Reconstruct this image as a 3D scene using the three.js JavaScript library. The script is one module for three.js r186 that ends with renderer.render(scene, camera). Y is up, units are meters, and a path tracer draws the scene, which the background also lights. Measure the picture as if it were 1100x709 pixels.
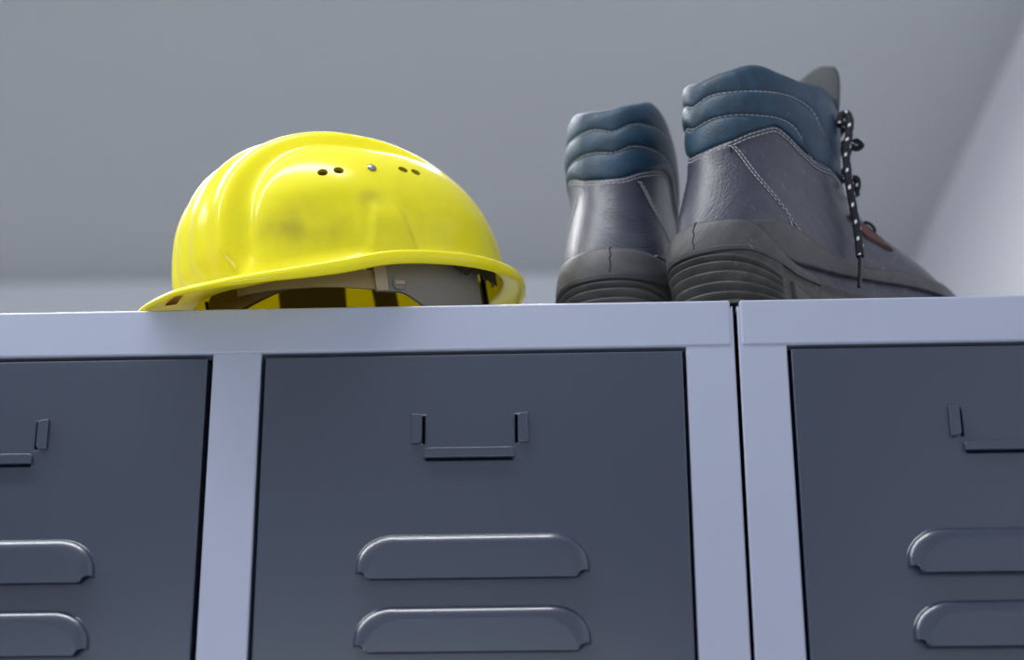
import * as THREE from 'three';
import { RoundedBoxGeometry } from 'three/addons/geometries/RoundedBoxGeometry.js';
import { RectAreaLightUniformsLib } from 'three/addons/lights/RectAreaLightUniformsLib.js';
import { mergeGeometries, mergeVertices } from 'three/addons/utils/BufferGeometryUtils.js';
import { ImprovedNoise } from 'three/addons/math/ImprovedNoise.js';
import { Brush, Evaluator, SUBTRACTION } from 'three-bvh-csg';

// ------------------------------------------------------------------ camera, light, exposure
const scene = new THREE.Scene();
scene.background = new THREE.Color(0x9fb2c8);
const renderer = new THREE.WebGLRenderer({ antialias: true });
renderer.toneMapping = THREE.LinearToneMapping;
renderer.toneMappingExposure = 1.0;
renderer.shadowMap.enabled = true;
const camera = new THREE.PerspectiveCamera(21.58, 1100 / 709, 0.05, 30);
camera.position.set(0.03576, 1.41183, 1.00625);
camera.up.set(0.017135, 0.938361, 0.345231);
camera.lookAt(0.0023606, 1.7574537, 0.0684769);
camera.focus = 1.09;
camera.userData.fStop = 3.6;
camera.updateMatrixWorld(true);

RectAreaLightUniformsLib.init();
const LAMP = 27.0, LAMP_REAR = 35.0, WINDOW = 4.5;                       // radiances
const LAMP_TINT = new THREE.Color().setRGB(0.97, 0.985, 1.0), DAY_TINT = new THREE.Color().setRGB(0.82, 0.91, 1.0);
function areaLight(w, h, pos, target, tint, power) {
  const l = new THREE.RectAreaLight(tint, power, w, h);
  l.position.set(...pos); l.lookAt(...target); l.castShadow = true;
  scene.add(l); return l;
}

// ------------------------------------------------------------------ helpers
const T = 1.80;                                     // height of the locker tops
const lerp = (a, b, t) => a + (b - a) * t;
const clamp = (x, a = 0, b = 1) => Math.min(b, Math.max(a, x));
const smooth = (a, b, x) => { const t = clamp((x - a) / (b - a)); return t * t * (3 - 2 * t); };
const D2R = Math.PI / 180;
function curve(pts) {                               // monotone-free cubic through [x, y] pairs, flat outside
  const n = pts.length, m = [];
  for (let i = 0; i < n; i++) {
    const a = pts[Math.max(0, i - 1)], b = pts[Math.min(n - 1, i + 1)];
    m.push(i === 0 || i === n - 1 ? 0 : (b[1] - a[1]) / (b[0] - a[0]));
  }
  return x => {
    if (x <= pts[0][0]) return pts[0][1];
    if (x >= pts[n - 1][0]) return pts[n - 1][1];
    let i = 0; while (x > pts[i + 1][0]) i++;
    const h = pts[i + 1][0] - pts[i][0], t = (x - pts[i][0]) / h, t2 = t * t, t3 = t2 * t;
    return (2 * t3 - 3 * t2 + 1) * pts[i][1] + (t3 - 2 * t2 + t) * h * m[i] + (-2 * t3 + 3 * t2) * pts[i + 1][1] + (t3 - t2) * h * m[i + 1];
  };
}
const perlin = new ImprovedNoise();
const fbm = (x, y, z, o = 4) => { let s = 0, a = 1, f = 1; for (let i = 0; i < o; i++) { s += a * perlin.noise(x * f, y * f, z * f); a *= 0.5; f *= 2.03; } return s; };
const used = {};
function numbered(name) { const k = (used[name] = (used[name] ?? -1) + 1); return k ? `${name}_${String(k).padStart(3, '0')}` : name; }
function thing(name, label, category, pos = [0, 0, 0], turn = 0, group) {
  const g = new THREE.Group(); g.name = numbered(name); g.position.set(...pos); g.rotation.y = turn;
  g.userData = { label, category }; if (group) g.userData.group = group;
  scene.add(g); return g;
}
function part(name, geometry, material, parent, label, kind) {
  const m = new THREE.Mesh(geometry, material); m.castShadow = m.receiveShadow = true;
  const n = parent.children.filter(c => c.name.replace(/_\d{3}$/, '') === name).length;
  m.name = n ? `${name}_${String(n).padStart(3, '0')}` : name;
  if (label) m.userData.label = label; if (kind) m.userData.kind = kind;
  parent.add(m); return m;
}
function struct(name, geometry, material, pos = [0, 0, 0]) {
  const m = new THREE.Mesh(geometry, material); m.name = name; m.position.set(...pos);
  m.castShadow = m.receiveShadow = true; m.userData.kind = 'structure'; scene.add(m); return m;
}
const box = (x0, x1, y0, y1, z0, z1) => new THREE.BoxGeometry(x1 - x0, y1 - y0, z1 - z0).translate((x0 + x1) / 2, (y0 + y1) / 2, (z0 + z1) / 2);
const rbox = (x0, x1, y0, y1, z0, z1, r, s = 3) => new RoundedBoxGeometry(x1 - x0, y1 - y0, z1 - z0, s, r).translate((x0 + x1) / 2, (y0 + y1) / 2, (z0 + z1) / 2);
function noiseTexture(size, fn, srgb, repeat) {     // fn(u, v) -> [r, g, b] 0..1
  const d = new Uint8Array(size * size * 4);
  for (let j = 0; j < size; j++) for (let i = 0; i < size; i++) {
    const c = fn(i / size, j / size), k = 4 * (j * size + i);
    d[k] = 255 * clamp(c[0]); d[k + 1] = 255 * clamp(c[1]); d[k + 2] = 255 * clamp(c[2]); d[k + 3] = 255;
  }
  const t = new THREE.DataTexture(d, size, size); t.wrapS = t.wrapT = THREE.RepeatWrapping;
  t.magFilter = THREE.LinearFilter; t.minFilter = THREE.LinearMipmapLinearFilter; t.generateMipmaps = true;
  if (srgb) t.colorSpace = THREE.SRGBColorSpace; if (repeat) t.repeat.set(...repeat);
  t.needsUpdate = true; return t;
}
// noise that wraps at the texture's edge
const tnoise = (u, v, n, o = 4) => { const a = u * Math.PI * 2, b = v * Math.PI * 2; return fbm(Math.cos(a) * n + 7, Math.sin(a) * n + Math.cos(b) * n * 1.01, Math.sin(b) * n - 3, o); };
function gridGeometry(nu, nv, f, { closeU = false, flip = false, uv = (i, j) => [i, j], color } = {}) {
  const pos = [], uvs = [], cols = [], idx = [], W = nu + 1;
  for (let j = 0; j <= nv; j++) for (let i = 0; i <= nu; i++) {
    const p = f(i / nu, j / nv, i, j); pos.push(p[0], p[1], p[2]);
    const q = uv(i / nu, j / nv, p); uvs.push(q[0], q[1]);
    if (color) cols.push(...color(p, i / nu, j / nv));
  }
  for (let j = 0; j < nv; j++) for (let i = 0; i < nu; i++) {
    const a = j * W + i, b = a + 1, c = a + W, d = c + 1;
    if (flip) idx.push(a, c, b, b, c, d); else idx.push(a, b, c, b, d, c);
  }
  const g = new THREE.BufferGeometry();
  g.setAttribute('position', new THREE.Float32BufferAttribute(pos, 3));
  g.setAttribute('uv', new THREE.Float32BufferAttribute(uvs, 2));
  if (color) g.setAttribute('color', new THREE.Float32BufferAttribute(cols, 3));
  g.setIndex(idx); g.computeVertexNormals();
  if (closeU) {                                     // weld the normals of the seam columns
    const n = g.attributes.normal, v = new THREE.Vector3(), w = new THREE.Vector3();
    for (let j = 0; j <= nv; j++) {
      v.fromBufferAttribute(n, j * W).add(w.fromBufferAttribute(n, j * W + nu)).normalize();
      n.setXYZ(j * W, v.x, v.y, v.z); n.setXYZ(j * W + nu, v.x, v.y, v.z);
    }
  }
  return g;
}

// ------------------------------------------------------------------ materials
const plasterBump = noiseTexture(512, (u, v) => { const h = 0.5 + 0.25 * tnoise(u, v, 14, 5); return [h, h, h]; });
const plaster = (hex) => new THREE.MeshStandardMaterial({ color: hex, roughness: 0.9, bumpMap: plasterBump, bumpScale: 0.0006 });
const paintBump = noiseTexture(512, (u, v) => { const h = 0.5 + 0.3 * tnoise(u, v, 40, 3); return [h, h, h]; }, false, [9, 9]);
const paintRough = noiseTexture(256, (u, v) => { const h = 0.62 + 0.14 * tnoise(u, v, 3, 5); return [h, h, h]; }, false, [3, 3]);
const M = {
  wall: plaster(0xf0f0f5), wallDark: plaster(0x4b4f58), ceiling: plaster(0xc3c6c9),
  floor: new THREE.MeshStandardMaterial({ color: 0xb9b9b6, roughness: 0.45 }),
  frame: new THREE.MeshPhysicalMaterial({ color: 0xa1a6bb, roughness: 0.5, clearcoat: 0.9, clearcoatRoughness: 0.18 }),
  door: new THREE.MeshPhysicalMaterial({ color: 0x283045, roughness: 0.4, clearcoat: 1, clearcoatRoughness: 0.2 }),
  carcass: new THREE.MeshStandardMaterial({ color: 0x8d97b0, roughness: 0.6 }),
  darkInside: new THREE.MeshStandardMaterial({ color: 0x2c303a, roughness: 0.8 }),
  lampBody: new THREE.MeshStandardMaterial({ color: 0xe8e8e6, roughness: 0.4 }),
  lampGlow: new THREE.MeshStandardMaterial({ color: 0xffffff, emissive: LAMP_TINT, emissiveIntensity: 1.6, roughness: 0.5 }),
  windowGlow: new THREE.MeshStandardMaterial({ color: 0xffffff, emissive: DAY_TINT, emissiveIntensity: 1.5, roughness: 0.6 }),
  windowFrame: new THREE.MeshStandardMaterial({ color: 0xdfe2e6, roughness: 0.4 }),
};

// ------------------------------------------------------------------ the room
const RX0 = -2.4, RX1 = 0.67, RZ0 = -2.0, RZ1 = 3.4, RH = 2.63, TH = 0.15;
struct('floor', box(RX0 - TH, RX1 + TH, -TH, 0, RZ0 - TH, RZ1 + TH), M.floor);
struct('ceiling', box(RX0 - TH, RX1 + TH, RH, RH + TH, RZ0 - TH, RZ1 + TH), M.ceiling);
struct('wall_back', box(RX0 - TH, RX1 + TH, 0, RH, RZ0 - TH, RZ0), M.wall);
struct('wall_left', box(RX0 - TH, RX0, 0, RH, RZ0, RZ1), M.wall);
struct('wall_right', box(RX1, RX1 + TH, 0, RH, RZ0, RZ1), M.wall);
{ // wall behind the camera with one wide frosted window
  const wx0 = -1.5, wx1 = 0.3, wy0 = 0.8, wy1 = 1.9;
  struct('wall_front', mergeGeometries([
    box(RX0 - TH, wx0, 0, RH, RZ1, RZ1 + TH), box(wx1, RX1 + TH, 0, RH, RZ1, RZ1 + TH),
    box(wx0, wx1, 0, wy0, RZ1, RZ1 + TH), box(wx0, wx1, wy1, RH, RZ1, RZ1 + TH)]), M.wallDark);
  const w = new THREE.Group(); w.name = 'window_1'; w.userData.kind = 'structure'; scene.add(w);
  const f = 0.05, xm = (wx0 + wx1) / 2;
  part('window_frame', mergeGeometries([box(wx0, wx1, wy0, wy0 + f, RZ1 + 0.03, RZ1 + 0.1), box(wx0, wx1, wy1 - f, wy1, RZ1 + 0.03, RZ1 + 0.1),
    box(wx0, wx0 + f, wy0 + f, wy1 - f, RZ1 + 0.03, RZ1 + 0.1), box(wx1 - f, wx1, wy0 + f, wy1 - f, RZ1 + 0.03, RZ1 + 0.1), box(xm - f / 2, xm + f / 2, wy0 + f, wy1 - f, RZ1 + 0.03, RZ1 + 0.1)]), M.windowFrame, w);
  for (const [a, b] of [[wx0 + f, xm - f / 2], [xm + f / 2, wx1 - f]]) {
    part('pane', box(a, b, wy0 + f, wy1 - f, RZ1 + 0.06, RZ1 + 0.07), M.windowGlow, w);
    areaLight(b - a, wy1 - wy0 - 2 * f, [(a + b) / 2, (wy0 + wy1) / 2, RZ1 + 0.05], [(a + b) / 2, (wy0 + wy1) / 2, 0], DAY_TINT, WINDOW);
  }
}
function ceilingLamp(x, z, length, label, power) {
  const t = thing('ceiling_lamp', label, 'lamp', [x, RH, z]);
  part('housing', rbox(-length / 2, length / 2, -0.045, 0, -0.085, 0.085, 0.008), M.lampBody, t);
  part('diffuser', rbox(-length / 2 + 0.02, length / 2 - 0.02, -0.07, -0.0451, -0.07, 0.07, 0.01), M.lampGlow, t);
  areaLight(length - 0.06, 0.12, [x, RH - 0.073, z], [x, 0, z], LAMP_TINT, power);
}
ceilingLamp(-0.74, 0.22, 1.7, 'long white ceiling lamp just in front of the lockers', LAMP);
ceilingLamp(-0.5, -0.72, 1.2, 'long white ceiling lamp behind the lockers, above the helmet', LAMP_REAR);

// ------------------------------------------------------------------ lockers
const DOOR_H0 = 0.12, DOOR_TOP = 1.7671, RAIL_Y = 1.7697;
function louvreGeometry(w, h, d) {                  // pressed hood, closed at the top and the sides, open below
  const halfOutline = (k) => {                      // rounded upper corners; k shrinks towards the face
    const r = h * 0.86, pts = [], x = w / 2 - k, y = h - k;
    pts.push([-x, 0]);
    for (let i = 0; i <= 12; i++) { const a = Math.PI - i / 12 * Math.PI / 2; pts.push([-x + r * 1.15 + r * 1.15 * Math.cos(a), y - r + r * Math.sin(a)]); }
    for (let i = 0; i <= 12; i++) { const a = Math.PI / 2 - i / 12 * Math.PI / 2; pts.push([x - r * 1.15 + r * 1.15 * Math.cos(a), y - r + r * Math.sin(a)]); }
    pts.push([x, 0]); return pts;
  };
  const rows = [], n = 16, lip = 0.0074;            // concave fillet out of the door face, then a rounded shoulder onto the flat of the hood
  for (let j = 0; j <= n; j++) {
    const t = j / n;
    if (t <= 0.4) { const a = t / 0.4 * 1.15; rows.push([halfOutline(-0.0012 + 0.0012 * Math.sin(a)), 0.0024 * (1 - Math.cos(a))]); }
    else { const a = (t - 0.4) / 0.6 * Math.PI / 2, y0 = 0.0024 * (1 - Math.cos(1.15)); rows.push([halfOutline(lip * (1 - Math.cos(a))), y0 + (d - y0) * Math.sin(a)]); }
  }
  const N = rows[0][0].length, g = gridGeometry(N - 1, n, (u, v, i, j) => [rows[j][0][i][0], rows[j][0][i][1], rows[j][1]], { flip: true });
  const top = rows[n][0], sh = new THREE.Shape(top.map(p => new THREE.Vector2(...p)));
  const face = new THREE.ShapeGeometry(sh).translate(0, 0, d);
  return mergeGeometries([g, face].map(q => { const t = q.toNonIndexed(); return t; }));
}
const LOUVRE = louvreGeometry(0.1375, 0.0224, 0.0064);
function clipGeometry(w, h, d, cut) {               // lanced tab: flat strip with two clipped corners, standing off the face
  const s = new THREE.Shape();
  s.moveTo(-w / 2, -h / 2); s.lineTo(w / 2, -h / 2); s.lineTo(w / 2, h / 2 - cut);
  s.quadraticCurveTo(w / 2, h / 2, w / 2 - cut, h / 2); s.lineTo(-w / 2 + cut, h / 2); s.quadraticCurveTo(-w / 2, h / 2, -w / 2, h / 2 - cut); s.closePath();
  return new THREE.ExtrudeGeometry(s, { depth: d, bevelEnabled: true, bevelSize: 0.0008, bevelThickness: 0.0009, bevelSegments: 3, bevelOffset: -0.0004, curveSegments: 5 });
}
const CLIP_LOW = clipGeometry(0.0545, 0.0056, 0.0019, 0.0025);
const CLIP_SIDE = clipGeometry(0.0180, 0.0056, 0.0019, 0.0026);
const LOUVRE_Y = [1.6305, 1.5875, 0.42, 0.377];
function addDoor(parent, x0, x1) {
  const w = x1 - x0, cx = (x0 + x1) / 2;
  const s = new THREE.Shape(); s.moveTo(-w / 2, DOOR_H0); s.lineTo(w / 2, DOOR_H0); s.lineTo(w / 2, DOOR_TOP); s.lineTo(-w / 2, DOOR_TOP); s.closePath();
  for (const y of LOUVRE_Y) {                       // real slots under the pressed hoods
    const h = new THREE.Path(), a = 0.0615; h.moveTo(-a, y); h.lineTo(-a, y + 0.010); h.lineTo(a, y + 0.010); h.lineTo(a, y); h.closePath(); s.holes.push(h);
  }
  for (const [x, y, a, b] of [[-0.0300, 1.7187, 0.0006, 0.0086], [0.0265, 1.7187, 0.0006, 0.0086], [-0.0022, 1.7001, 0.026, 0.0004]]) {   // slits left where the tabs were lanced out
    const h = new THREE.Path(); h.moveTo(x - a, y - b); h.lineTo(x - a, y + b); h.lineTo(x + a, y + b); h.lineTo(x + a, y - b); h.closePath(); s.holes.push(h);
  }
  const g = new THREE.ExtrudeGeometry(s, { depth: 0.0140, bevelEnabled: true, bevelSize: 0.0012, bevelThickness: 0.0012, bevelSegments: 3, bevelOffset: -0.0012 });
  const d = part('door', g.translate(cx, 0, -0.0144), M.door, parent);
  for (const y of LOUVRE_Y) part('louvre', LOUVRE.clone().translate(cx, y, 0.0006), M.door, d);
  part('card_clip', CLIP_LOW.clone().translate(cx - 0.0022, 1.7035, 0.0014), M.door, d);
  part('card_clip', CLIP_SIDE.clone().rotateZ(-Math.PI / 2).translate(cx - 0.0340, 1.7188, 0.0014), M.door, d);
  part('card_clip', CLIP_SIDE.clone().rotateZ(Math.PI / 2).translate(cx + 0.0305, 1.7188, 0.0014), M.door, d);
  return d;
}
function locker(label, x0, x1, doors) {             // x0, x1: outer sides; doors: [[left, right], ...]
  const mid = (x0 + x1) / 2, t = thing('locker_cabinet', label, 'locker', [mid, 0, 0]);
  const X = v => v - mid;
  // side, back, bottom and roof sheets
  part('carcass', mergeGeometries([
    box(X(x0), X(x0) + 0.0012, 0.06, T - 0.0035, -0.5, -0.0015), box(X(x1) - 0.0012, X(x1), 0.06, T - 0.0035, -0.5, -0.0015),
    box(X(x0) + 0.0012, X(x1) - 0.0012, 0.06, T - 0.003, -0.5, -0.4988), box(X(x0) + 0.0012, X(x1) - 0.0012, 0.06, 0.062, -0.4988, -0.0015)]), M.carcass, t);
  part('plinth', box(X(x0) + 0.01, X(x1) - 0.01, 0, 0.0599, -0.48, -0.03), M.darkInside, t);
  part('top_panel', rbox(X(x0) + 0.0017, X(x1) - 0.0017, T - 0.0028, T, -0.499, -0.0022, 0.0013), M.frame, t);
  // folded rail along the top with a rounded upper edge
  part('top_rail', rbox(X(x0) + 0.0017, X(x1) - 0.0017, RAIL_Y, T, -0.0120, 0.0007, 0.0019, 4), M.frame, t);
  part('bottom_rail', rbox(X(x0) + 0.0017, X(x1) - 0.0017, 0.06, DOOR_H0 - 0.002, -0.012, 0.0007, 0.0015), M.frame, t);
  const posts = [[x0, doors[0][0] - 0.0021]];
  for (let i = 1; i < doors.length; i++) posts.push([doors[i - 1][1] + 0.0030, doors[i][0] - 0.0026]);
  posts.push([doors[doors.length - 1][1] + 0.0021, x1]);
  for (const [a, b] of posts) part('post', rbox(X(a), X(b), 0.0605, T - 0.0045, -0.028, 0, 0.0014), M.frame, t);
  part('door_stop', mergeGeometries(doors.flatMap(([a, b]) => [box(X(a) - 0.006, X(b) + 0.006, DOOR_TOP - 0.012, T - 0.004, -0.030, -0.0285),
    box(X(a) - 0.0025, X(a) + 0.010, 0.1, DOOR_TOP - 0.012, -0.030, -0.0285), box(X(b) - 0.010, X(b) + 0.0026, 0.1, DOOR_TOP - 0.012, -0.030, -0.0285)])), M.darkInside, t);
  for (const [a, b] of doors) addDoor(t, X(a), X(b));
  return t;
}
locker('wide grey locker cabinet with two dark doors in view, carrying the yellow helmet', -0.4781, 0.1369, [[-0.4466, -0.1889], [-0.1528, 0.1046]]);
locker('grey locker cabinet at the right beyond the narrow gap, one dark door in view', 0.1391, 0.4606, [[0.1709, 0.4288]]);

// ------------------------------------------------------------------ safety helmet
const HELM = { yaw: 210 * D2R, tilt: 10 * D2R, pos: [-0.1165, T + 0.0373, -0.085] };
const H_AF = 0.1075, H_AB = 0.113, H_B = 0.094, H_TOP = 0.1025;
const angDiff = (a, b) => Math.atan2(Math.sin(a - b), Math.cos(a - b));
function helmetR(phi) { const c = Math.cos(phi), s = Math.sin(phi), a = c > 0 ? H_AF : H_AB; return 1 / Math.pow(Math.pow(Math.abs(c) / a, 2.15) + Math.pow(Math.abs(s) / H_B, 2.15), 1 / 2.15); }
const helmetBrim = phi => 0.0125 + 0.0265 * smooth(1.3, 0.25, Math.abs(angDiff(phi, 0)));
const helmetDroop = curve([[0, 0.0015], [0.3, 0.0035], [0.55, 0.0065], [0.85, 0.0075], [1.1, 0.0055], [1.4, 0.001], [1.7, 0], [3.2, 0.001]]);
const helmetPeak = phi => smooth(1.2, 0.2, Math.abs(angDiff(phi, 0)));
function helmetDome(phi, t, inset = 0) {            // t 0 apex .. 1 base
  const c = Math.cos(phi), e = 2.3 + 0.5 * smooth(-0.2, 0.8, c) + 0.1 * (1 - Math.abs(c));
  const a = t * Math.PI / 2, R = helmetR(phi) - inset, h = H_TOP - inset;
  const r = R * Math.pow(Math.sin(a), 2 / e), y = h * Math.pow(Math.max(0, Math.cos(a)), 2 / e);
  let x = r * Math.cos(phi), z = r * Math.sin(phi), Y = y;
  const nx = x / (R * R), ny = y / (h * h) * 1.0, nz = z / (R * R), nl = Math.hypot(nx, ny, nz) || 1;
  // raised crest with three ribs running from the front over the top
  const fade = smooth(-0.085, 0.01, x) * smooth(0.004, 0.02, y);
  const az = Math.abs(z);
  let d = 0.0052 * smooth(0.0525, 0.0455, az) + 0.0021 * (0.5 + 0.5 * Math.cos(az / 0.0215 * Math.PI * 2)) * smooth(0.052, 0.045, az) - 0.0032 * Math.exp(-Math.pow((az - 0.0555) / 0.005, 2));
  d *= fade;
  // side boss above the rim, both sides; shallow pressed panel in front of it
  const bossHalf = lerp(0.0165, 0.0085, clamp(y / 0.036));
  d += 0.0027 * smooth(bossHalf + 0.003, bossHalf - 0.003, Math.abs(x - 0.006)) * smooth(0.042, 0.022, y) * smooth(0.6, 0.9, Math.abs(Math.sin(phi)));
  d -= 0.0014 * smooth(0.076, 0.066, x) * smooth(0.022, 0.03, x) * smooth(0.05, 0.035, y) * smooth(0.5, 0.8, Math.abs(Math.sin(phi)));
  if (inset > 0) d *= 0.6;
  return [x + nx / nl * d, Y + ny / nl * d - helmetDroop(Math.abs(angDiff(phi, 0))) * smooth(0.75, 0.98, t), z + nz / nl * d];
}
const helmetSmudge = (x, y, z) => {
  const spot = (cx, cy, rx, ry) => Math.exp(-Math.pow((x - cx) / rx, 2) - Math.pow((y - cy) / ry, 2));
  const n = 0.6 + 0.5 * fbm(x * 60, y * 60, z * 60 + 3);
  let s = z < 0 ? 0.6 * spot(0.066, 0.026, 0.016, 0.014) + 0.42 * spot(0.0146, 0.039, 0.009, 0.006) + 0.25 * spot(-0.02, 0.03, 0.03, 0.03) + 0.3 * spot(0.04, 0.018, 0.03, 0.016) : 0;
  return clamp(s * n);
};
function helmetShell() {
  const NP = 288, OUT = 64, IN = 28;
  const prof = phi => {
    const R = helmetR(phi), e = helmetBrim(phi), pk = helmetPeak(phi), out = [];
    for (let j = 0; j <= OUT; j++) { const t = Math.max(j / OUT, 0.0005); out.push(helmetDome(phi, t * 0.985)); }
    const P = (dr, y) => out.push([(R + dr) * Math.cos(phi), y - base, (R + dr) * Math.sin(phi)]);
    const base = helmetDroop(Math.abs(angDiff(phi, 0))), droop = 0.004 * pk + 0.001, lip = lerp(0.0100, 0.0045, pk);
    P(0.0012, 0.0008); P(0.0025, -0.0003); P(e * 0.5, -droop * 0.35); P(e - 0.0035, -droop);
    P(e - 0.0012, -droop - 0.0009); P(e - 0.0002, -droop - 0.0024); P(e, -droop - lip * 0.6); P(e - 0.0004, -droop - lip * 0.85);
    P(e - 0.0014, -droop - lip); P(e - 0.0026, -droop - lip * 0.9); P(e - 0.0032, -droop - lip * 0.7); P(e - 0.0042, -droop - 0.0029);
    P(e * 0.45, -droop * 0.4 - 0.0028); P(-0.0018, -0.0022); P(-0.0026, 0);
    for (let j = IN; j >= 0; j--) { const t = Math.max(j / IN, 0.0005); out.push(helmetDome(phi, t * 0.985, 0.0026)); }
    return out;
  };
  const cols = []; for (let i = 0; i <= NP; i++) cols.push(prof(i === NP ? 0 : i / NP * Math.PI * 2));
  const nv = cols[0].length - 1;
  const base = new THREE.Color().setRGB(0.93, 0.85, 0.0), grime = new THREE.Color().setRGB(0.27, 0.22, 0.02), c = new THREE.Color();
  return gridGeometry(NP, nv, (u, v, i, j) => cols[i][j], { closeU: true, flip: false, uv: (u, v) => [u * 8, v * 5], color: p => { c.copy(base).lerp(grime, helmetSmudge(...p)); return [c.r, c.g, c.b]; } });
}
const HM = {
  shell: new THREE.MeshPhysicalMaterial({ vertexColors: true, roughness: 0.7, specularIntensity: 0.4, clearcoat: 0.85, clearcoatRoughness: 0.19, transmission: 0.3, thickness: 0, side: THREE.DoubleSide }),
  hole: new THREE.MeshStandardMaterial({ color: 0x4a3f10, roughness: 0.9 }),
  rivet: new THREE.MeshStandardMaterial({ color: 0x8d8f8a, roughness: 0.35, metalness: 0.7 }),
  band: new THREE.MeshStandardMaterial({ color: 0x8f7d58, roughness: 0.75 }),
  plate: new THREE.MeshStandardMaterial({ color: 0x7f7a74, roughness: 0.6 }),
  clip: new THREE.MeshStandardMaterial({ color: 0xa2937f, roughness: 0.55 }),
  sweat: new THREE.MeshStandardMaterial({ color: 0x6b552c, roughness: 0.95 }),
  tape: new THREE.MeshStandardMaterial({ color: 0x3a332b, roughness: 0.9 }),
};
const helmet = thing('safety_helmet', 'scuffed bright yellow hard hat resting tilted on the locker top', 'helmet', HELM.pos, 0);
helmet.rotation.order = 'YXZ'; helmet.rotation.set(0, HELM.yaw, -HELM.tilt);
{
  // points on the near (local -z) dome found from height and position along the shell
  const domeAt = (x, y) => { let best = null, bd = 1e9; for (let p = 0; p <= 240; p++) for (let t = 0; t <= 120; t++) { const q = helmetDome(-Math.PI * p / 240, 0.15 + 0.85 * t / 120); const d = (q[0] - x) ** 2 + (q[1] - y) ** 2; if (q[2] < 0 && d < bd) { bd = d; best = { q, p: -Math.PI * p / 240, t: 0.15 + 0.85 * t / 120 }; } }
    const a = new THREE.Vector3(...helmetDome(best.p + 0.02, best.t)).sub(new THREE.Vector3(...helmetDome(best.p - 0.02, best.t))), b = new THREE.Vector3(...helmetDome(best.p, best.t + 0.01)).sub(new THREE.Vector3(...helmetDome(best.p, best.t - 0.01)));
    const n = a.cross(b).normalize(); if (n.z > 0) n.negate(); return { p: new THREE.Vector3(...best.q), n }; };
  let shell = new Brush(helmetShell()); shell.updateMatrixWorld(true);
  const ev = new Evaluator(); ev.attributes = ['position', 'normal', 'uv', 'color']; ev.useGroups = false;
  const spots = HOLES();
  function HOLES() { return [[0.0409, 0.0594], [0.0301, 0.0605], [-0.0176, 0.0642], [-0.0279, 0.0632]].map(q => domeAt(...q)); }
  for (const { p, n } of spots) {
    const c = new THREE.CylinderGeometry(0.0034, 0.0034, 0.016, 20); c.scale(1, 1, 0.9);
    c.setAttribute('color', new THREE.Float32BufferAttribute(new Array(c.attributes.position.count).fill([0.35, 0.29, 0.01]).flat(), 3));
    const b = new Brush(c); b.position.copy(p); b.quaternion.setFromUnitVectors(new THREE.Vector3(0, 1, 0), n); b.updateMatrixWorld(true);
    shell = ev.evaluate(shell, b, SUBTRACTION); shell.updateMatrixWorld(true);
  }
  part('shell', shell.geometry, HM.shell, helmet);
  const r = domeAt(0.0062, 0.0631), rg = new THREE.SphereGeometry(0.0032, 16, 10).scale(1, 0.5, 1);
  rg.applyQuaternion(new THREE.Quaternion().setFromUnitVectors(new THREE.Vector3(0, 1, 0), r.n)).translate(...r.p.clone().addScaledVector(r.n, 0.0003).toArray());
  part('rivet', rg, HM.rivet, helmet);
  // harness inside: strips that follow the shell at a distance
  const strip = (p0, p1, top, bottom, inset, thick, n = 60) => gridGeometry(n, 3, (u, v, i, j) => {
    const ph = lerp(p0, p1, u), k = [0, 1, 1, 0][j], yy = j === 0 ? top(u) : j === 1 ? top(u) : bottom(u);
    const R = helmetR(ph) - inset(u) + (j === 1 || j === 2 ? 0 : -thick); return [R * Math.cos(ph), yy, R * Math.sin(ph)];
  });
  const closed = (p0, p1, top, bottom, inset, thick, n = 60) => {
    const rows = [[0, 1], [1, 1], [1, 0], [0, 0], [0, 1]];
    return gridGeometry(n, 4, (u, v, i, j) => { const ph = lerp(p0, p1, u), [o, h] = rows[j], R = helmetR(ph) - inset(u) - (o ? 0 : thick); return [R * Math.cos(ph), h ? top(u) : bottom(u), R * Math.sin(ph)]; }).toNonIndexed();
  };
  const flat = g => { const q = g.index ? g.toNonIndexed() : g; q.computeVertexNormals(); return q; };
  const c_ = v => () => v, dg = D2R;
  // near side is phi -180..0 (front 0, side -90, back -180)
  part('headband', flat(closed(-82 * dg, -20 * dg, u => lerp(-0.008, 0.004, u), u => lerp(-0.0205, -0.0085, u), c_(0.012), 0.002)), HM.band, helmet);
  part('headband', flat(closed(20 * dg, 150 * dg, c_(0.010), c_(-0.012), c_(0.014), 0.002)), HM.sweat, helmet);
  part('sweatband', flat(closed(-40 * dg, 40 * dg, c_(0.006), u => -0.011 - 0.006 * Math.sin(u * Math.PI), c_(0.016), 0.004)), HM.sweat, helmet, 'dark brown padded sweatband at the front');
  part('neck_plate', flat(closed(-138 * dg, -82 * dg, c_(0.006), u => -0.0215 - 0.0205 * smooth(0.88, 0.4, u), u => 0.012, 0.0024)), HM.plate, helmet, 'grey plastic plate of the headband');
  part('neck_plate', flat(closed(150 * dg, 210 * dg, c_(0.006), u => -0.044, c_(0.014), 0.0024)), HM.tape, helmet, 'dark worn padding at the nape');
  const under = (ph, r) => { const R = helmetR(ph), e = helmetBrim(ph), dr = 0.004 * helmetPeak(ph) + 0.001, b = helmetDroop(Math.abs(angDiff(ph, 0))), r1 = R + e * 0.45, r2 = R + e - 0.0042; return lerp(-dr * 0.4 - 0.0028, -dr - 0.0029, (r - r1) / (r2 - r1)) - b; };
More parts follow.
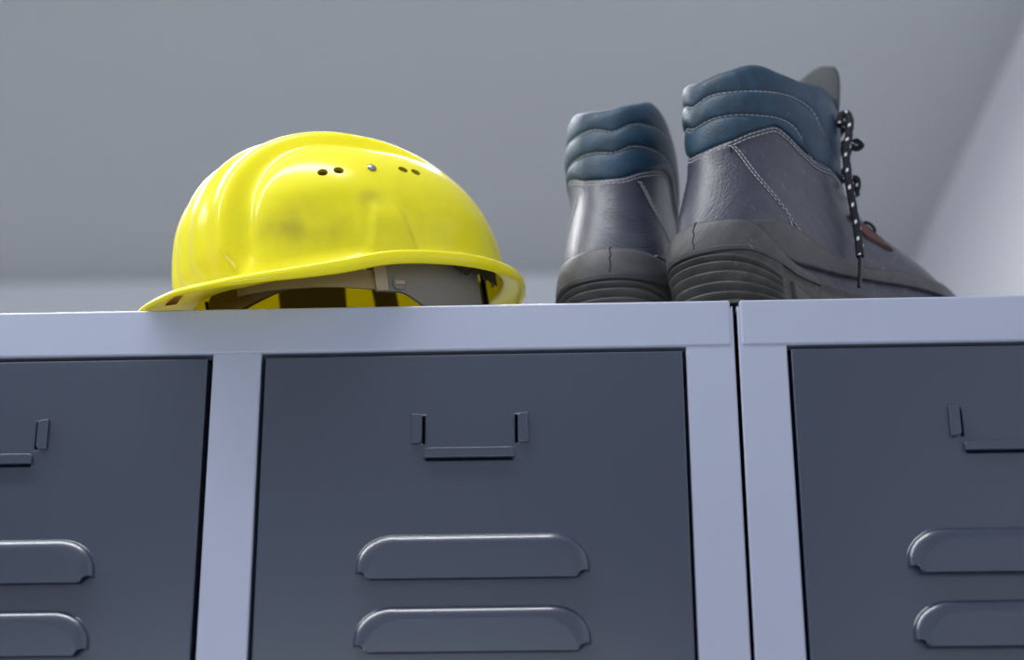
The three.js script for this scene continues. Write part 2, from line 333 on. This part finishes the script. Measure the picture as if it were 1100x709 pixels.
  part('brim_mark', gridGeometry(8, 5, (u, v) => { const ph = lerp(-6, -17, u) * dg, r = lerp(lerp(0.1235, 0.133, u), lerp(0.132, 0.1395, u), v); return [r * Math.cos(ph), under(ph, r) - 0.0005, r * Math.sin(ph)]; }), new THREE.MeshStandardMaterial({ color: 0xb0660e, roughness: 0.6, side: THREE.DoubleSide }), helmet, 'brownish orange mark under the peak');
  part('worn_tape', flat(closed(-168 * dg, -114 * dg, c_(0.012), u => { const j = Math.sin(u * 37) * Math.sin(u * 17 + 1) * 0.0024; return lerp(0.002, -0.0065, smooth(0.0, 0.5, u)) + 0.005 * smooth(0.8, 1, u) + j; }, c_(0.0065), 0.0012, 80)), HM.tape, helmet, 'ragged dark tape inside the rear rim');
  part('strap_clip', flat(closed(-84.5 * dg, -79 * dg, c_(0.006), c_(-0.0215), c_(0.0098), 0.0036, 8)), HM.clip, helmet);
  const bp = -90 * dg, bR = helmetR(bp) - 0.012;
  const btn = part('strap_button', new THREE.CylinderGeometry(0.0042, 0.0045, 0.0024, 24).rotateX(Math.PI / 2).translate(bR * Math.cos(bp), -0.0165, bR * Math.sin(bp) - 0.0008), HM.plate, helmet);
  part('button_bar', rbox(bR * Math.cos(bp) - 0.0034, bR * Math.cos(bp) + 0.0034, -0.0179, -0.0151, bR * Math.sin(bp) - 0.0034, bR * Math.sin(bp) - 0.0018, 0.0005), HM.clip, btn);
  // three crown straps that carry the harness
  for (const [a, wide] of [[45, 0.018], [135, 0.018], [98, 0.05]]) {
    const g = gridGeometry(40, 1, (u, v) => { const s = (u * 2 - 1), t = Math.abs(s) * 0.93, ph = (s < 0 ? a + 180 : a) * dg, q = helmetDome(ph, Math.max(t, 0.01), 0.016), w = (v - 0.5) * wide; return [q[0] - w * Math.sin(a * dg), q[1], q[2] + w * Math.cos(a * dg)]; });
    part('crown_strap', g, new THREE.MeshStandardMaterial({ color: 0x6a5c38, roughness: 0.9, side: THREE.DoubleSide }), helmet);
  }
}

// ------------------------------------------------------------------ work boots
// outline of a boot at height y: theta 0 at the heel, +-180 deg at the toe; + is local +z
const bXB = curve([[0, 0.004], [0.02, 0.0015], [0.042, 0.0005], [0.062, 0.003], [0.085, 0.0085], [0.11, 0.0145], [0.13, 0.0155], [0.155, 0.0155], [0.178, 0.0155], [0.205, 0.018]]);
const bXF = curve([[0, 0.276], [0.03, 0.280], [0.048, 0.274], [0.060, 0.256], [0.070, 0.232], [0.080, 0.206], [0.092, 0.178], [0.105, 0.159], [0.12, 0.147], [0.14, 0.144], [0.165, 0.147], [0.205, 0.155]]);
const bWS = curve([[0, 0.0355], [0.04, 0.0365], [0.065, 0.0352], [0.09, 0.0340], [0.115, 0.0348], [0.14, 0.0360], [0.155, 0.0360], [0.172, 0.0335], [0.19, 0.0295]]);
const bWF = curve([[0, 0.036], [0.045, 0.0368], [0.1, 0.0362], [0.14, 0.041], [0.19, 0.0485], [0.235, 0.047], [0.29, 0.042]]);
function bootPoint(th, y, off = 0) {
  const P = (th, y) => {
    const s = th < 0 ? -1 : 1, a = Math.abs(th), xb = bXB(y), xf = bXF(y), L = xf - xb, B = 0.055;
    const x = a < Math.PI / 2 ? xb + B * (1 - Math.cos(a)) : xb + B + (L - B) * Math.sin(a - Math.PI / 2);
    const k = 1 - smooth(0.055, 0.115, y), W = lerp(bWS(y), bWF(x), k);
    const rb = lerp(0.056, 0.044, k), rf = lerp(0.058, 0.075, k);
    const c1 = clamp((x - xb) / rb), c2 = clamp((xf - x) / rf);
    return new THREE.Vector3(x, y, s * W * Math.sqrt(Math.max(0, 1 - (1 - c1) ** 2)) * Math.pow(Math.max(0, 1 - (1 - c2) ** 2), 0.5));
  };
  const p = P(th, y); if (!off) return p;
  const e = 0.012, q = P(th + e, y).sub(P(th - e, y)), r = P(th, y + 0.0012).sub(P(th, y - 0.0012));
  const n = q.cross(r).normalize(); return p.addScaledVector(n, off);   // outward
}
function bootPatch(t0, t1, lo, hi, off, nu, nv, { vs, close = true, bounds } = {}) {
  const V = vs || Array.from({ length: nv + 1 }, (_, j) => j / nv), rows = close ? [-1, ...V, 2] : V;
  const nuu = close ? nu + 2 : nu;
  const g = gridGeometry(nuu, rows.length - 1, (u, v, i, j) => {
    let uu = close ? clamp((i - 1) / nu) : i / nu, vv = clamp(rows[j]);
    const edge = close && (i === 0 || i === nuu || rows[j] === -1 || rows[j] === 2);
    let th = lerp(t0, t1, uu) * D2R, a = lo(th / D2R), b = hi(th / D2R), y = lerp(a, b, vv);
    if (bounds) { th = lerp(-1, 1, uu) * bounds(y) * D2R; y = lerp(lo(th / D2R), hi(th / D2R), vv); }
    const p = bootPoint(th, y, edge ? -0.0015 : off(th / D2R, vv, y)); return [p.x, p.y, p.z];
  }, { uv: (u, v, p) => [p[0] * 1.0 + p[2] * 0.7, p[1]] });
  return g;
}
// feature lines as height over angle, for the outer side (mirrored for the other boot)
const LINE = {
  top: curve([[-180, 0.188], [-120, 0.190], [-90, 0.1885], [-66, 0.187], [-50, 0.181], [-39, 0.1765], [-25, 0.1725], [-10, 0.1685], [0, 0.1675], [12, 0.1680], [24, 0.1700], [36, 0.1725], [54, 0.1784], [66, 0.1801], [77, 0.1785], [97, 0.1794], [114, 0.1850], [130, 0.188], [180, 0.188]]),
  roll1: curve([[-134, 0.118], [-126, 0.128], [-118, 0.142], [-108, 0.155], [-92, 0.1630], [-70, 0.163], [-48, 0.1605], [-27, 0.157], [-9, 0.1505], [-2, 0.1505], [14, 0.1535], [35, 0.1546], [58, 0.1568], [82, 0.1596], [96, 0.1594], [105, 0.1554], [110, 0.1476], [117, 0.1390], [125, 0.1322], [130, 0.1250], [135, 0.118]]),
  roll2: curve([[-112, 0.121], [-103, 0.130], [-93, 0.140], [-75, 0.1440], [-53, 0.143], [-26, 0.140], [-10, 0.1345], [-3, 0.1340], [14, 0.1360], [33, 0.1375], [55, 0.1386], [74, 0.1396], [87, 0.1371], [93, 0.1314], [97, 0.1241], [104, 0.119]]),
  edge: curve([[-140, 0.117], [-121, 0.1205], [-108, 0.1191], [-99, 0.1220], [-88, 0.129], [-79, 0.1335], [-66, 0.133], [-36, 0.123], [-18, 0.1165], [-2, 0.1150], [11, 0.1158], [32, 0.1199], [47, 0.1258], [60, 0.1307], [70, 0.1340], [79, 0.1315], [88, 0.1275], [99, 0.1220], [108, 0.1191], [121, 0.1205], [140, 0.117]]),
  rubber: curve([[-180, 0.055], [-100, 0.055], [-60, 0.0545], [-30, 0.056], [-8, 0.057], [9, 0.0579], [27, 0.0575], [48, 0.0571], [62, 0.0601], [74, 0.0628], [90, 0.0628], [95, 0.0600], [102, 0.0546], [107, 0.0515], [113, 0.0530], [122, 0.056], [140, 0.057], [180, 0.056]]),
  counter: curve([[-100, 0.040], [-90, 0.043], [-60, 0.0530], [-40, 0.0555], [-8, 0.057], [9, 0.0579], [27, 0.0572], [48, 0.0568], [58, 0.0530], [66, 0.0464], [77, 0.0387], [90, 0.0340], [100, 0.030]]),
  guardLow: curve([[50, 0.0550], [58, 0.0515], [66, 0.0450], [77, 0.0374], [90, 0.0355], [95, 0.0375], [103, 0.0400], [112, 0.043], [125, 0.046], [180, 0.046]]),
  sole: curve([[-180, 0.033], [-110, 0.030], [-81, 0.0335], [-60, 0.0370], [-20, 0.0372], [17, 0.0372], [36, 0.0381], [51, 0.0380], [65, 0.0347], [81, 0.0308], [93, 0.0283], [110, 0.030], [130, 0.033], [180, 0.033]]),
  ringScale: curve([[0, 1], [33, 1], [50, 0.93], [64, 0.79], [73, 0.656], [80, 0.56]]),
  seam: curve([[0.05, 96], [0.0625, 93], [0.0684, 89], [0.0772, 76], [0.0932, 58], [0.1115, 41], [0.1199, 32]]),
};
const leatherBump = noiseTexture(512, (u, v) => { const h = 0.5 + 0.22 * tnoise(u, v, 26, 4) + 0.2 * tnoise(u, v, 4, 4); return [h, h, h]; }, false, [4.3, 4.3]);
const leatherColour = (a, b, c) => noiseTexture(512, (u, v) => { const n = clamp(0.5 + 0.55 * tnoise(u, v, 4, 5)), m = smooth(0.45, 0.9, tnoise(u + 0.4, v, 9, 4)); return [0, 1, 2].map(k => lerp(lerp(a[k], b[k], n), c[k], m * 0.5)); }, true, [3.4, 3.4]);
const BM = {
  leather: new THREE.MeshPhysicalMaterial({ map: leatherColour([0.15, 0.16, 0.215], [0.22, 0.23, 0.295], [0.45, 0.45, 0.50]), roughness: 0.5, bumpMap: leatherBump, bumpScale: 0.0007, clearcoat: 0.35, clearcoatRoughness: 0.34 }),
  collar: new THREE.MeshPhysicalMaterial({ map: leatherColour([0.035, 0.15, 0.225], [0.07, 0.235, 0.33], [0.24, 0.39, 0.47]), roughness: 0.55, bumpMap: leatherBump, bumpScale: 0.0005 }),
  rubber: new THREE.MeshStandardMaterial({ map: leatherColour([0.22, 0.22, 0.235], [0.29, 0.285, 0.295], [0.45, 0.435, 0.42]), roughness: 0.55, bumpMap: leatherBump, bumpScale: 0.0003 }),
  sole: new THREE.MeshStandardMaterial({ map: leatherColour([0.24, 0.235, 0.235], [0.32, 0.31, 0.295], [0.52, 0.50, 0.45]), roughness: 0.6, bumpMap: leatherBump, bumpScale: 0.0004 }),
  stitch: new THREE.MeshStandardMaterial({ color: 0xa9a9ac, roughness: 0.8 }),
  lining: new THREE.MeshStandardMaterial({ color: 0x2b3238, roughness: 0.95 }),
  tongue: new THREE.MeshStandardMaterial({ color: 0x34393c, roughness: 0.8, bumpMap: leatherBump, bumpScale: 0.0005 }),
  metal: new THREE.MeshStandardMaterial({ color: 0x20242c, roughness: 0.4, metalness: 0.6 }),
  tag: new THREE.MeshStandardMaterial({ color: 0x5a3c38, roughness: 0.8 }),
  crack: new THREE.MeshStandardMaterial({ color: 0x141414, roughness: 0.9 }),
  aglet: new THREE.MeshStandardMaterial({ color: 0x15161b, roughness: 0.25 }),
};
const laceTex = noiseTexture(128, (u, v) => {       // navy cord with woven white flecks
  const w = tnoise(u, v, 12, 2) * 0.05; let hit = false;
  for (let k = 0; k < 4; k++) { const f = (u * 2 + k * 0.47 + v * 0.8) % 1; if (f < 0.2 && Math.abs(v - (0.12 + k * 0.25)) < 0.05) hit = true; }
  return hit ? [0.85, 0.86, 0.9] : [0.035 + w, 0.04 + w, 0.09 + w];
}, true);
const laceMat = new THREE.MeshStandardMaterial({ map: laceTex, roughness: 0.8 });
function tube(pts, r, seg = 60, rad = 10) {
  const c = new THREE.CatmullRomCurve3(pts.map(p => new THREE.Vector3(...p)));
  return new THREE.TubeGeometry(c, seg, r, rad, false);
}
const uvLong = (g, n) => { const a = g.attributes.uv; for (let i = 0; i < a.count; i++) a.setX(i, a.getX(i) * n); return g; };
// lace pieces of the boot, in the boot's own frame (x to the toe, y up, z to the outer side)
const HANG = [[0.1193, 0.1567, 0.0352], [0.1216, 0.1638, 0.0356], [0.1247, 0.1666, 0.0383], [0.125, 0.1608, 0.0407], [0.1217, 0.1473, 0.0413], [0.1178, 0.1356, 0.0409], [0.116, 0.122, 0.0419], [0.1146, 0.1091, 0.0434], [0.1157, 0.0969, 0.0438], [0.117, 0.082, 0.0446], [0.1168, 0.0679, 0.0458], [0.1156, 0.0538, 0.0469]];
const TIP = [[0.1156, 0.0538, 0.0469], [0.1154, 0.0472, 0.0465], [0.1144, 0.0321, 0.0451]];
const LOOP_A = [[0.1232, 0.1554, 0.0344], [0.1264, 0.1539, 0.0375], [0.1299, 0.1468, 0.0365], [0.1328, 0.1469, 0.0407], [0.1352, 0.1444, 0.0418], [0.134, 0.1424, 0.0385], [0.1311, 0.1434, 0.0353], [0.1319, 0.1367, 0.0309]];
const LOOP_B = [[0.1261, 0.1163, 0.0312], [0.1278, 0.1188, 0.0356], [0.1303, 0.1179, 0.0384], [0.1322, 0.1132, 0.0373], [0.1329, 0.1087, 0.0348]];
const TAG_LOOP = [[0.1379, 0.0888, 0.0362], [0.1409, 0.0873, 0.0392], [0.144, 0.0829, 0.0404], [0.1436, 0.0808, 0.0382]];
function stitches(line, t0, t1, off, shift = 0, step = 0.0035, len = 0.0022) {   // dashes along a feature line
  const out = []; let acc = 0, prev = null;
  for (let t = t0; t <= t1; t += 0.25) {
    const p = bootPoint(t * D2R, line(t) + shift, off);
    if (prev) acc += p.distanceTo(prev);
    if (acc >= step) { acc = 0; const q = bootPoint((t + 1) * D2R, line(t + 1) + shift, off), d = q.sub(p).normalize();
      const g = new THREE.CapsuleGeometry(0.0004, len, 2, 5); g.applyQuaternion(new THREE.Quaternion().setFromUnitVectors(new THREE.Vector3(0, 1, 0), d)); g.translate(p.x, p.y, p.z); out.push(g); }
    prev = p;
  }
  return out;
}
const puff = v => Math.sqrt(Math.max(0, 1 - (2 * v - 1) ** 2));
function makeBoot(label, pos, turn, mirror, laces) {
  const t = thing('work_boot', label, 'boot', pos, turn, 'pair of work boots');
  const G = g => { if (mirror) { g = g.clone(); g.scale(1, 1, -1); const ix = g.index; if (ix) { const a = ix.array; for (let i = 0; i < a.length; i += 3) { const s = a[i]; a[i] = a[i + 2]; a[i + 2] = s; } } const n = g.attributes.normal; } return g; };
  const add = (n, g, m, label, parent = t, kind) => part(n, G(g), m, parent, label, kind);
  const k = v => () => v;
  // leather body of the boot
  add('upper', bootPatch(-180, 180, k(0.03), th => LINE.edge(th) + 0.004, k(0), 140, 40, { close: false }), BM.leather);
  // padded collar: three rolls and the rim that turns into the lining
  add('collar_roll', bootPatch(-128, 132, LINE.edge, LINE.roll2, (th, v) => 0.0005 + 0.0020 * puff(v), 110, 12), BM.collar);
  add('collar_roll', bootPatch(-140, 140, LINE.roll2, LINE.roll1, (th, v) => 0.0008 + 0.0025 * puff(v), 110, 12), BM.collar);
  add('collar_roll', bootPatch(-150, 150, LINE.roll1, LINE.top, (th, v) => 0.0008 + 0.0024 * Math.pow(puff(lerp(0, 0.86, v)), 1) - 0.0030 * Math.pow(v, 6), 110, 14), BM.collar);
  add('lining', bootPatch(-180, 180, k(0.12), th => LINE.top(th) - 0.0005, (th, v) => -0.006 + 0.004 * v * v, 100, 10, { close: false }), BM.lining);
  add('heel_panel', bootPatch(-60, 60, k(0.052), th => LINE.edge(th) - 0.0008, k(0.0009), 70, 24, { bounds: LINE.seam }), BM.leather);
  // rubber heel counter and the side guards that it overlaps
  add('heel_counter', bootPatch(-96, 96, th => LINE.sole(th) - 0.003, LINE.counter, (th, v) => 0.0026 + 0.0030 * Math.pow(puff(lerp(0.22, 1, v)), 0.8), 120, 16), BM.rubber);
  add('side_guard', bootPatch(46, 178, th => Math.min(LINE.guardLow(th), LINE.rubber(th) - 0.002), LINE.rubber, (th, v) => 0.0010 + 0.0026 * Math.pow(puff(lerp(0.2, 1, v)), 0.8), 110, 10), BM.rubber);
  add('side_guard', bootPatch(-178, -46, th => Math.min(LINE.guardLow(-th), LINE.rubber(-th) - 0.002), th => LINE.rubber(-th), (th, v) => 0.0010 + 0.0026 * Math.pow(puff(lerp(0.2, 1, v)), 0.8), 110, 10), BM.rubber);
  // outsole with stepped heel rings, cut away behind the heel
  const low = th => { const a = Math.abs(th); return 0.0004 + 0.0035 * smooth(52, 74, a) * smooth(142, 136, a); };
  const R_Y = [0.0330, 0.0287, 0.0226, 0.0160, 0.0098, 0.003];
  const ring = (th, v, y) => {
    const a = Math.abs(th), s = LINE.ringScale(a), f = smooth(76, 73, a);
    let o = 0.0042;
    for (let i = 0; i + 1 < R_Y.length; i++) { const y1 = R_Y[i] * s, y0 = R_Y[i + 1] * s; if (y <= y1 && y > y0) { const q = (y1 - y) / (y1 - y0); o = 0.0052 - 0.0007 * i - 0.0038 * smooth(0.1, 1, q) - 0.0012 * smooth(0.14, 0, q); } }
    if (y > R_Y[0] * s) o = 0.0028 + 0.0030 * smooth(R_Y[0] * s + 0.0012, LINE.sole(th), y);
    return lerp(0.0026 + 0.0022 * smooth(LINE.sole(th) - 0.006, LINE.sole(th), y), o, f);
  };
  add('outsole', bootPatch(-180, 180, low, LINE.sole, ring, 240, 90), BM.sole);
  add('lug', bootPatch(84, 100, k(0.003), th => lerp(0.0215, 0.011, (th - 84) / 16), k(0.0048), 12, 6), BM.sole);
  add('lug', bootPatch(-100, -84, k(0.003), th => lerp(0.0215, 0.011, (-th - 84) / 16), k(0.0048), 12, 6), BM.sole);
  { const a0 = mirror ? -4 : 8, pts = []; for (let i = 0; i <= 8; i++) { const v = i / 8, y = lerp(LINE.sole(a0) + 0.001, LINE.counter(a0) + 0.0006, v); const p = bootPoint((a0 + 0.7 * Math.sin(i * 2.1)) * D2R, y, 0.0024 + 0.0030 * Math.pow(puff(lerp(0.3, 1, v)), 0.8)); pts.push([p.x, p.y, p.z]); }
    add('crack', tube(pts, 0.0005, 30, 6), BM.crack); }
  add('tongue', gridGeometry(24, 18, (u, v) => {      // padded slab behind the closure, its tip standing above the collar
    const c = u * Math.PI * 2, w = 0.026 * Math.pow(Math.abs(Math.cos(c)), 0.5) * Math.sign(Math.cos(c)) * Math.sqrt(Math.max(0, 1 - 0.97 * v ** 9)), th = 0.0032 * Math.sin(c) * Math.sqrt(1 - 0.9 * v ** 10);
    return [0.128 + 0.012 * v + 0.008 * v * v + th - 5 * w * w, lerp(0.11, 0.226, 1 - (1 - v) ** 1.15) - 9 * w * w * v, w];
  }, { closeU: true }), BM.tongue);
  for (const [i, y] of [0.112, 0.128, 0.144, 0.160].entries()) {   // laces crossing over the tongue between hooks
    const zs = 0.024, x = bXF(y) - 0.004, p = [];
    for (let q = 0; q <= 6; q++) { const f = q / 6 * 2 - 1; p.push([x + 0.006 - 0.007 * f * f, y + 0.007 * f, f * zs]); }
    add('lace', tube(p, 0.0022, 40, 10), laceMat, null);
    for (const sg of [-1, 1]) add('lace_hook', new THREE.CapsuleGeometry(0.0026, 0.004, 4, 10).rotateZ(0.4).translate(x - 0.001, y + 0.007 * sg, sg * (zs + 0.001)), BM.metal);
  }
  if (laces) {
    add('lace_tab', bootPatch(118, 126, th => 0.076 - 0.0006 * (th - 118), th => 0.089 - 0.0006 * (th - 118), k(0.0018), 10, 6), BM.tag, 'small brown leather tab under the laces');
    add('hanging_lace', uvLong(tube(HANG, 0.0028, 90, 14), 5), laceMat, 'dark lace end with white flecks hanging down');
    add('lace_tip', tube(TIP, 0.0014, 20, 10), BM.aglet);
    add('lace_loop', tube(LOOP_A, 0.0021, 50, 10), laceMat);
    add('lace_loop', tube(LOOP_B, 0.0026, 40, 10), laceMat);
    add('lace_ring', tube(TAG_LOOP, 0.0012, 30, 8), BM.metal);
  }
  const st = [...stitches(LINE.roll1, -120, 135, 0.0012), ...stitches(LINE.roll2, -115, 120, 0.0012), ...stitches(LINE.edge, -120, 140, 0.0007, -0.0018), ...stitches(LINE.edge, -120, 140, 0.0007, -0.0042)];
  const seamRun = d => { for (let i = 0, y = 0.062; y < 0.1165; y += 0.0026) for (const sg of [-1, 1]) { const P = yy => bootPoint(sg * (LINE.seam(yy) + d) * D2R, yy, 0.0013), p = P(y), q = P(y + 0.0008).sub(p).normalize();
    const g = new THREE.CapsuleGeometry(0.0004, 0.0018, 2, 5); g.applyQuaternion(new THREE.Quaternion().setFromUnitVectors(new THREE.Vector3(0, 1, 0), q)); g.translate(p.x, p.y, p.z); st.push(g); } };
  seamRun(-1.2); seamRun(-4.2);
  add('stitching', mergeGeometries(st), BM.stitch, null, t, 'stuff');
  return t;
}
const R_BOOT = { a: 46, c: [0.1400, -0.043] }, L_BOOT = { a: 11, c: [0.0675, -0.087] };
const bootPose = ({ a, c }) => { const s = Math.sin(a * D2R), k = Math.cos(a * D2R); return { pos: [c[0] - 0.037 * s, T + 0.0001, c[1] + 0.037 * k], turn: Math.PI / 2 - a * D2R }; };
const rp = bootPose(R_BOOT), lp = bootPose(L_BOOT);
const bootR = makeBoot('scuffed dark boot with teal collar, nearer of the pair, laces hanging at its side', rp.pos, rp.turn, false, true);
const bootL = makeBoot('scuffed dark boot with teal collar, seen from behind next to the helmet', lp.pos, lp.turn, true, false);

renderer.render(scene, camera);
